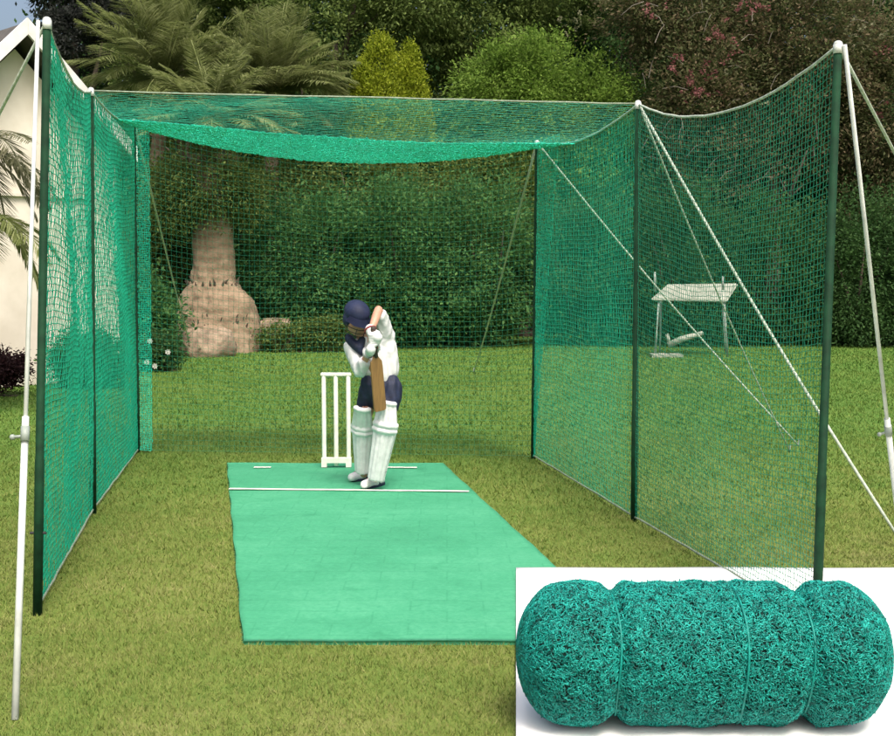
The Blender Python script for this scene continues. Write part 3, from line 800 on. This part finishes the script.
palm('house_palm', 'pale drooping palm in front of the cream house wall', 'palm tree', P(-40,300,12.5), 2.4, P(-28,150,12.5), 20, 1.25, .30, 'frond_pale', up=(-.3,.9), droop=(.7,2.6), nl=40, wd=.008)
palm('house_palm', 'low palm with drooping green fronds beside the maroon shrub', 'palm tree', P(-30,330,12.2), 1.7, P(-22,222,12.2), 16, .95, .26, 'frond', up=(-.2,.9), droop=(1.6,3.0), nl=40, wd=.008)
C, O = crown_pts([E(165,150,252,218,21.2,.45), E(150,170,200,235,21.4,.4), E(225,160,262,225,21.5,.4)], 330, 60, .12, .6)
V, Q = leaves_at(C, .075, .3, out=O)
dp = next(o for o in COL.objects if o.name.startswith('date_palm'))
tag(link('fibre_skirt', np_mesh('fibre_skirt', V, Q), M['leaf_mid'], dp), kind='stuff')
shrub('low_plants', 'low green plants at the foot of the stone wall beside the palm', 'plants', 21.4,
      [(248,325,330,350),(300,318,350,350)], 170, 50, .07, .06, 'leaf_mid', .2)
# rounded stone in front of the flared base, low pinkish wall to the right
root = empty('boulder', G(208,352), 'rounded pale brown boulder on the grass before the palm trunk base', 'boulder')
bm = bmesh.new(); c = G(207,356); sphere(bm, c+Vector((0,0,.12)), (.52,.35,.38), None, 28)
for v in bm.verts:
    v.co += Vector((math.sin(v.co.z*9+v.co.x*5), 0, math.cos(v.co.x*7)))*.02
bmesh.ops.subdivide_edges(bm, edges=list(bm.edges), cuts=1, use_grid_fill=True); rough(bm, .07, 3.2); rough(bm, .02, 12)
link('rock', bm_mesh('rock', bm), M['stone'], root, True)
root = empty('garden_wall', G(282,343), 'low pinkish stone wall under the dark bush right of the palm', 'wall')
a = P(262,318,22.0); b = P(292,340,22.0)
bm = bmesh.new(); box(bm, ((a.x+b.x)/2, 21.9, a.z/2), b.x-a.x, .3, a.z); bmesh.ops.bevel(bm, geom=list(bm.edges), offset=.05, segments=3, affect='EDGES')
bmesh.ops.subdivide_edges(bm, edges=list(bm.edges), cuts=7, use_grid_fill=True); rough(bm, .018, 5)
link('stonework', bm_mesh('stonework', bm), M['stone'], root, True)

# ------------------------------------------------------------------ garden table at right
def garden_table():
    Y = 20.5
    root = empty('garden_table', G(690,351), 'pale garden table with thin metal frame beyond the right net', 'garden table')
    g = lambda x, y, dy=0: P(x, y, Y+dy)
    a, b = g(652,299), g(728,299)
    bm = bmesh.new()
    n = 14; th = .16
    for k in range(n):                      # slightly humped thick top
        pass
    cs = [P(651,298,Y-.35), P(727,300,Y-.35), P(738,283,Y+.40), P(667,284,Y+.40)]
    dn = Vector((0,0,-.05)); t4 = [bm.verts.new(c) for c in cs]; b4 = [bm.verts.new(c+dn) for c in cs]
    bm.faces.new(t4); bm.faces.new(b4[::-1])
    for i in range(4): bm.faces.new((t4[i], b4[i], b4[(i+1)%4], t4[(i+1)%4]))
    bmesh.ops.bevel(bm, geom=list(bm.edges), offset=.018, segments=2, affect='EDGES')
    link('tabletop', bm_mesh('tabletop', bm), M['pale_panel'], root)
    for x0, y0, x1, dy in ((659,300,655,-.3),(724,300,728,-.3),(661,300,660,.35),(722,300,726,.35)):
        s = P(x0, y0, Y+dy); e = P(x1, 340, Y+dy); e.z = 0
        bm = bmesh.new(); tube(bm, [s, e], .018, 8); link('leg', bm_mesh('leg', bm), M['grey_metal'], root, True)
    for x, y0, y1 in ((655,272,292),(723,276,290)):
        bm = bmesh.new(); tube(bm, [g(x,y0,-.2), g(x,y1,-.2)], .02, 8); link('upright', bm_mesh('upright', bm), M['grey_metal'], root, True)
    bm = bmesh.new(); tube(bm, [g(668,345,-.3), g(682,339,-.3), g(703,333,-.3)], [.05,.055,.035], 8); tube(bm, [g(670,345,-.3), g(667,334,-.3)], .03, 8)
    link('brace', bm_mesh('brace', bm), M['pale_panel'], root, True)
    bm = bmesh.new(); c = g(666,350,-.3); box(bm, (c.x, c.y, .03), .52, .3, .06); link('foot_plate', bm_mesh('foot_plate', bm), M['pale_panel'], root)
garden_table()

# ------------------------------------------------------------------ batter
YB = G(370,492).y            # distance of the front foot
def B(px, py, dy=0): return P(px, py, YB+dy)
person = empty('person', G(370,488), 'young batter in navy helmet, white shirt, navy shorts and white leg pads', 'person')
k1 = 1/150.0
hand_hi = B(372,336,-.24); hand_lo = B(373,347,-.235)
bat_neck = B(375.5,356,-.235); bat_toe = B(380,411,-.19)
bat_top = bat_neck+(bat_neck-bat_toe).normalized()*.175
ax = (bat_neck-bat_top).normalized()
hand_lo = bat_neck-ax*.050; hand_hi = bat_neck-ax*.118
elb_r = B(378.5,310,-.09); sh_r = B(387,337,.02); wr_r = B(371,331,-.215)
elb_l = B(360,371,-.10); sh_l = B(352,347,-.01); wr_l = B(369,352,-.20)
head = B(356,319,-.06)
def fingers(center, back_dir, r_f, ring, spread=.017):
    """back_dir: from the handle to the back of the palm; fingers wrap round the handle"""
    bd = (back_dir-ax*back_dir.dot(ax)).normalized(); sd_ = ax.cross(bd).normalized()
    ch = []
    lens = [200, 225, 215, 180]
    for i in range(4):
        o = ax*(i-1.5)*spread
        pts = []
        for j in range(5):
            a = math.radians(-10 + lens[i]*j/4)
            pts.append((center+o+(bd*math.cos(a)+sd_*math.sin(a))*ring, r_f*(1-.07*j)))
        ch.append(pts)
    th = []
    for j in range(4):
        a = math.radians(-25-40*j)
        th.append((center-ax*(.025+.006*j)+(bd*math.cos(a)+sd_*math.sin(a))*ring, r_f*1.15*(1-.08*j)))
    ch.append(th)
    ch.append([(center+bd*ring-ax*.02, r_f*1.7), (center+bd*ring*1.05+ax*.02, r_f*1.7)])
    return ch
bd_hi = (Vector((.3,-.2,.9))*0+Vector((.55,-.55,.1))); bd_lo = Vector((-.55,-.6,-.1))
skin_ch = [
  [(sh_r,.042),(sh_r.lerp(elb_r,.5),.036),(elb_r,.029)], [(elb_r,.029),(elb_r.lerp(wr_r,.35),.030),(wr_r,.021),(hand_hi+bd_hi*.035,.022)],
  [(sh_l,.042),(sh_l.lerp(elb_l,.5),.034),(elb_l,.029)], [(elb_l,.029),(elb_l.lerp(wr_l,.4),.028),(wr_l,.020),(hand_lo+bd_lo*.035,.022)],
  [(B(370,346,-.02),.045),(B(362,337,-.04),.036),(head,.04)],
  [(sh_l,.045),(B(370,348,0),.07),(sh_r,.045)],
  [(B(372,350,0),.075),(B(380,372,0),.075),(B(381,392,0),.08)],
  [(B(370,397,.03),.062),(B(363,420,.06),.048),(B(363,425,.08),.045),(B(362,448,.13),.042),(B(364,474,.17),.028)],
  [(B(390,396,0),.066),(B(387,417,-.07),.050),(B(382,445,-.03),.044),(B(376,478,.0),.030)],
]
f = Vector((.42,-.78,-.42)).normalized(); upv = Vector((.25,-.25,.92)); rt_ = f.cross(upv).normalized(); upv = rt_.cross(f).normalized()
HM = Matrix((rt_, f, upv)).transposed()
def HP(x, y, z): return head + HM @ Vector((x, y, z))
sph = [(HP(0,-.01,.02), (.070,.086,.080), HM), (HP(0,.022,-.035), (.054,.060,.062), HM), (HP(0,.05,-.075), (.024,.024,.02), HM),
       (HP(0,.088,-.02), (.011,.014,.018), HM), (HP(.070,-.005,-.015), (.010,.018,.027), HM), (HP(-.070,-.005,-.015), (.010,.018,.027), HM),
       (HP(0,.076,-.052), (.024,.010,.007), HM), (HP(0,.073,.018), (.045,.012,.009), HM)]
skin_ch += fingers(hand_hi, bd_hi, .0075, .024, .0155)
skin_ch += fingers(hand_lo, bd_lo, .0075, .024, .0155)
blob('body', skin_ch, M['skin'], person, .006, 3, sph)
for s in (-1, 1):
    bm = bmesh.new(); sphere(bm, HP(.027*s,.075,.002), (.011,.006,.007), HM, 12); link('eye', bm_mesh('eye', bm), M['eye'], person, True)
# hair under helmet
blob('hair', [], M['hair'], person, .006, 2, [(HP(0,-.03,-.02), (.073,.072,.072), HM)])
# helmet: shell, peak, ear guards, grille
hel = blob('helmet', [], M['helmet'], person, .006, 2, [(HP(0,-.012,.045), (.086,.102,.078), HM), (HP(.058,-.012,-.005), (.026,.045,.052), HM), (HP(-.058,-.012,-.005), (.026,.045,.052), HM), (HP(0,-.065,.0), (.062,.04,.055), HM)])
bm = bmesh.new()
for i in range(13):
    a = math.radians(-62+124*i/12); rr = (.085, .145 if abs(i-6) < 4 else .13)
    for j, rad in enumerate(rr):
        bm.verts.new(HP(math.sin(a)*rad*.95, math.cos(a)*rad*1.02, .040-.020*j-.012*math.cos(a)*j))
bm.verts.ensure_lookup_table()
for i in range(12): bm.faces.new([bm.verts[q] for q in (2*i, 2*i+1, 2*i+3, 2*i+2)])
r = bmesh.ops.solidify(bm, geom=list(bm.faces), thickness=.006)
link('peak', bm_mesh('peak', bm), M['helmet'], hel, True)
bm = bmesh.new()
for z_, w2 in ((-.028,.098),(-.055,.098),(-.08,.09)):
    tube(bm, [HP(math.sin(a)*w2*.85, .005+math.cos(a)*w2*1.08, z_) for a in [math.radians(-75+150*i/10) for i in range(11)]], .0028, 6)
for s in (-.03, .03):
    tube(bm, [HP(s, .108, -.02), HP(s,.105,-.082)], .0025, 6)
link('face_grille', bm_mesh('face_grille', bm), M['black'], hel, True)
# shirt
shirt = blob('shirt', [
  [(sh_l,.056),(B(369,349,0),.072),(sh_r,.052)],
  [(B(373,350,0),.080),(B(379,362,0),.078),(B(382,373,0),.076),(B(382,376,0),.076)],
  [(B(362,350,0),.048),(B(371,371,.0),.055)],
  [(B(388,345,.02),.054),(B(391,370,.01),.055)],
  [(B(364,340,-.03),.046),(B(368,347,-.01),.06)],
  [(sh_r,.056),(sh_r.lerp(elb_r,.55),.049),(sh_r.lerp(elb_r,.80),.045)],
  [(sh_l,.056),(sh_l.lerp(elb_l,.5),.050),(elb_l,.044),(elb_l.lerp(wr_l,.45),.037)],
], M['shirt'], person, .007, 3)
blob('collar', [[(B(351,341,-.045),.030),(B(356,346,-.085),.030),(B(362,352,-.095),.026)], [(B(349,338,-.02),.03),(B(352,344,-.03),.036)], [(B(362,340,-.07),.026),(B(360,348,-.095),.026)]], M['navy'], person, .006, 2)
def folds(o, amp, fq, st=(1,1,.45)):
    me = o.data; me.update(); ns = [v.normal.copy() for v in me.vertices]
    for v, n_ in zip(me.vertices, ns):
        q = Vector((v.co.x*st[0], v.co.y*st[1], v.co.z*st[2]))*fq
        v.co += n_*amp*(1-2*abs(mn.noise(q)*1.6))*1.0 + n_*amp*.5*mn.noise(q*2.7)
folds(shirt, .0055, 20)
# shorts
shorts = blob('shorts', [
  [(B(371,384,0),.072),(B(381,383,0),.078),(B(391,383,0),.066)],
  [(B(371,389,.01),.078),(B(369,398,.03),.074),(B(366,404,.045),.064)],
  [(B(390,387,0),.082),(B(390,398,-.02),.078),(B(388,406,-.04),.070)],
  [(B(381,386,0),.09),(B(380,396,0),.082)],
], M['navy'], person, .007, 3)
folds(shorts, .005, 17)
# leg pads: three padded rolls down the shin, knee roll, top flap, straps
def pad(top_p, knee, ankle, wt, wb, face, label):
    lat = (ankle-top_p).cross(face).normalized(); face = lat.cross(ankle-top_p).normalized()
    if face.y > 0: face = -face
    ch = []
    n = 5
    for i in range(n):
        s = (i-(n-1)/2)/((n-1)/2); off = lat*s; bk = -face*(.020*s*s)
        ch.append([(knee+off*wt*.40+bk+face*.032, .020), (knee.lerp(ankle,.5)+off*(wt*.40+wb*.36)/2+bk+face*.035, .0185), (ankle+off*wb*.36+bk+face*.035, .0165)])
        ch.append([(top_p+off*wt*.30+bk+face*.042, .016), (knee+off*wt*.42+bk+face*.038, .019)])
    for side in (-1, 1):
        ch.append([(knee+lat*side*wt*.46-face*.022, .014), (ankle+lat*side*wb*.42-face*.018, .013)])
    ch.append([(top_p-lat*wt*.34+face*.028, .017), (top_p-lat*wt*.15+face*.044, .018), (top_p+lat*wt*.15+face*.044, .018), (top_p+lat*wt*.34+face*.028, .017)])
    for z_, rr in ((0,.020),(.10,.020)):
        c = knee.lerp(ankle, z_); ch.append([(c-lat*wt*.46+face*.015, rr), (c-lat*wt*.2+face*.045, rr), (c+lat*wt*.2+face*.045, rr), (c+lat*wt*.46+face*.015, rr)])
    o = blob('leg_pad', ch, M['pad'], person, .0045, 2); o['label'] = label
    for z_ in (.12, .5, .85):
        c = knee.lerp(ankle, z_); pts = []
        wd = wt*(1-z_)+wb*z_
        for i in range(13):
            a = math.radians(i*15+180); pts.append(c+lat*math.cos(a)*wd*.5+face*(math.sin(a)*.062))
        bm = bmesh.new(); tube(bm, pts, .007, 6)
        link('strap', bm_mesh('strap', bm), M['strap'], o)
pad(B(388,402,-.09), B(386,424,-.09), B(376,478,-.03), .150, .105, Vector((-.15,-1,0)), 'bright front leg pad reaching above the knee')
pad(B(363.5,407,-.035), B(363,426,.05), B(362.5,470,.15), .138, .095, Vector((-.2,-1,0)), 'rear leg pad half hidden behind the front one')
# shoes
def shoe(ank, toe_dir, L, label):
    z0 = .022
    t = Vector((toe_dir[0], toe_dir[1], 0)).normalized(); sd_ = Vector((-t.y, t.x, 0))
    a = Vector((ank.x, ank.y, z0+.035)); 
    ch = [[(a-t*.035, .034), (a+t*.03, .036), (a+t*.08-Vector((0,0,.004)), .034), (a+t*(L-.06)-Vector((0,0,.008)), .030)],
          [(a+Vector((0,0,.0)), .036), (a+Vector((0,0,.045)), .036)], [(a+t*.05+sd_*.012-Vector((0,0,.005)), .032),(a+t*.10-sd_*.01-Vector((0,0,.008)), .03)]]
    o = blob('shoe', ch, M['pad'], person, .006, 2); o['label'] = label
    me = o.data
    for v in me.vertices:
        if v.co.z < z0+.004: v.co.z = z0+.004
    bm = bmesh.new(); pts = []
    n = 20; vb = []; vt = []
    for i in range(n):
        an = 2*PI*i/n; q = a+t*(.035+math.cos(an)*L*.52)+sd_*math.sin(an)*.04*(1-.15*math.cos(an)); 
        vb.append(bm.verts.new((q.x, q.y, z0-.003))); vt.append(bm.verts.new((q.x, q.y, z0+.012)))
    bm.faces.new(vb[::-1]); bm.faces.new(vt)
    for i in range(n): bm.faces.new((vb[i], vb[(i+1)%n], vt[(i+1)%n], vt[i]))
    link('sole', bm_mesh('sole', bm), M['navy'], o)
    bm = bmesh.new()
    for i in range(4):
        c = a+t*(.045+.02*i)+Vector((0,0,.034-.003*i)); tube(bm, [c-sd_*.022-Vector((0,0,.010)), c+Vector((0,0,.004)), c+sd_*.022-Vector((0,0,.010))], .0042, 5)
    link('lace', bm_mesh('lace', bm), M['red'], o)
    for sg in (-1, 1):
        bm = bmesh.new(); c = a+t*.02+sd_*sg*.0345
        tube(bm, [c+Vector((0,0,-.018)), c+t*.03+Vector((0,0,.012))], .004, 5)
        link('stripe', bm_mesh('stripe', bm), M['navy'], o)
shoe(G(377.5,481,.05), (-.60,-1), .215, 'front shoe with red laces')
shoe(G(365.5,474.5,.05), (-.8,-1), .20, 'rear shoe')
# gloves
def glove(c, bd, wrist, label):
    o = blob('glove', fingers(c, bd, .0128, .031, .0175) + [[(wrist.lerp(c, .2), .034), (c+bd.normalized()*.036, .033)], [(wrist+(wrist-c)*.25, .034), (wrist.lerp(c,.3), .033)]], M['pad'], person, .005, 1)
    o['label'] = label
    bm = bmesh.new(); d = (wrist-c).normalized(); w_ = wrist+(wrist-c)*.2; x, y = basis(d)
    tube(bm, [w_+(x*math.cos(a)+y*math.sin(a))*.036 for a in [i*PI/8 for i in range(17)]], .006, 6)
    link('wristband', bm_mesh('wristband', bm), M['red'] if label.startswith('upper') else M['strap'], o)
glove(hand_hi, bd_hi, wr_r, 'upper padded glove with dark red band')
glove(hand_lo, bd_lo, wr_l, 'lower padded glove')
# bat
bat = empty('cricket_bat', bat_toe, 'brown wooden cricket bat held upright in front of the batter', 'cricket bat')
bm = bmesh.new(); tube(bm, [bat_top-ax*.02, bat_top, bat_neck+ax*.01], [.015,.017,.0165], 12); link('handle', bm_mesh('handle', bm), M['grip'], bat, True)
bd_ = (bat_toe-bat_neck).normalized(); sx = Vector((.80,.60,0)); sx = (sx-bd_*sx.dot(bd_)).normalized(); sy = bd_.cross(sx).normalized()
if sy.y > 0: sy = -sy
bm = bmesh.new(); rings = []; Lb = (bat_toe-bat_neck).length
for t, hw, sp in ((0,.015,.015),(.04,.024,.017),(.10,.042,.020),(.2,.045,.024),(.7,.047,.034),(.93,.047,.024),(.985,.042,.018),(1,.032,.014)):
    c = bat_neck+bd_*Lb*t; rings.append([bm.verts.new(c+q) for q in (-sx*hw-sy*.004, -sx*hw+sy*.008, sx*hw+sy*.008, sx*hw-sy*.004, -sy*sp)])
for a, b in zip(rings, rings[1:]):
    for k in range(5): bm.faces.new((a[k], a[(k+1)%5], b[(k+1)%5], b[k]))
bm.faces.new(rings[0]); bm.faces.new(rings[-1][::-1])
bmesh.ops.bevel(bm, geom=list(bm.edges), offset=.0015, segments=1, affect='EDGES')
link('blade', bm_mesh('blade', bm), M['willow'], bat)

# ------------------------------------------------------------------ rolled net on its white ground sheet
def subdiv_sheet():
    a, b, c, d = SHEET
    nu = nv = 40; V = []; Q = []
    for i in range(nu+1):
        for j in range(nv+1):
            u, v = i/nu, j/nv
            p = (a*(1-u)+d*u)*(1-v)+(b*(1-u)+c*u)*v
            V.append((p.x, p.y, .028+.0015*math.sin(p.x*7+p.y*4)+.0012*math.sin(p.x*3-p.y*9)))
    for i in range(nu):
        for j in range(nv): k = i*(nv+1)+j; Q.append((k, k+1, k+nv+2, k+nv+1))
    return np_mesh('sheet', V, Q)
o = link('ground_sheet', subdiv_sheet(), M['sheet'], None, True)
m = o.modifiers.new('t', 'SOLIDIFY'); m.thickness = .004; m.offset = -1
tag(o, 'plain white sheet spread on the lawn under the rolled green net', 'sheet')
def bundle():
    zb = .03
    yb_ = G(705,722,zb).y + .02
    x0 = P(517,662,yb_-.05).x; x1 = P(893,662,yb_-.05).x; R = .226
    cz = zb+R; cx = (x0+x1)/2; hl = (x1-x0)/2
    root = empty('net_roll', Vector((cx, yb_, zb)), 'thick roll of teal green netting tied in three bulges on the white sheet', 'net roll')
    T1, T2, T3 = -1+2*(97/376), -1+2*(218/376), -1+2*(284/376)
    def prof(s):
        """radius over s in -1..1"""
        e = 1-abs(s); r = R*min(1, (1-(1-min(e/.30, 1))**2.3)**.5 if e < .30 else 1)
        for t, dpt, wd in ((T1,.15,.045),(T3,.16,.05),(T2,.035,.03)):
            r *= 1-dpt*math.exp(-((s-t)/wd)**2)
        return max(r*.99, .002)
    ns, na = 150, 120
    V = []; Q = []
    for i in range(ns+1):
        s = -1+2*i/ns; s = math.copysign(abs(s)**.9, s); r = prof(s)
        for k in range(na):
            a = 2*PI*k/na; rr = r*(1+.012*math.sin(a*5+s*9)+.012*math.sin(a*9-s*19)+.012*math.sin(s*31+a*2)) - .006
            V.append((cx+s*hl, yb_+rr*math.cos(a)*.98, max(zb+.002, cz-.0+rr*math.sin(a))))
    for i in range(ns):
        for k in range(na): Q.append((i*na+k, i*na+(k+1)%na, (i+1)*na+(k+1)%na, (i+1)*na+k))
    link('rolled_core', np_mesh('rolled_core', V, Q), M['bundle_core'], root, True)
    # thousands of short crumpled threads lying over the roll
    n = 62000; s = rng.uniform(-.998, .998, n); a = rng.uniform(0, 2*PI, n)
    pr = np.array([prof(x) for x in np.linspace(-1, 1, 801)])
    def pos(s, a, lift):
        r = np.interp(s, np.linspace(-1, 1, 801), pr)*(1+.012*np.sin(a*5+s*9)+.012*np.sin(a*9-s*19)+.012*np.sin(s*31+a*2)) + lift
        return np.stack([cx+s*hl, yb_+r*np.cos(a)*.98, np.maximum(cz+r*np.sin(a), zb+.003)], 1)
    th = rng.uniform(0, 2*PI, n); L = rng.uniform(.008, .024, n)
    s0 = np.clip(s, -.999, .999); pts = []
    r0 = np.maximum(np.interp(s0, np.linspace(-1, 1, 801), pr), .05)
    for q in (-.5, -.15, .2, .5):
        th2 = th + q*rng.uniform(-1.3, 1.3, n)
        pts.append(pos(np.clip(s0+q*L*np.cos(th2)/hl, -.999, .999), a+q*L*np.sin(th2)/r0, rng.uniform(-.004, .0055, n)+(rng.random(n) < .012)*rng.uniform(0, .010, n)*(abs(q) < .3)))
    Pn = np.stack(pts, 1)
    nrm = np.stack([s0**5, np.cos(a), np.sin(a)], 1); nrm /= np.linalg.norm(nrm, axis=1)[:, None]
    tg = Pn[:, -1]-Pn[:, 0]; tg /= (np.linalg.norm(tg, axis=1)[:, None]+1e-9)
    sd_ = np.cross(nrm, tg); sd_ /= (np.linalg.norm(sd_, axis=1)[:, None]+1e-9)
    V1, Q1 = tubes_np(Pn, sd_[:, None, :], nrm[:, None, :], .0019)
    o = link('netting', np_mesh('netting', V1, Q1), M['bundle'], root)
    for t in (T1, T2, T3):
        bm = bmesh.new(); r = prof(t)+.007
        tube(bm, [Vector((cx+t*hl+.006*math.sin(a*3), yb_+r*math.cos(a)*.98, max(zb+.005, cz+r*math.sin(a)))) for a in [i*2*PI/40 for i in range(41)]], .0038, 6)
        link('tie_cord', bm_mesh('tie_cord', bm), M['bundle'], root, True)
bundle()
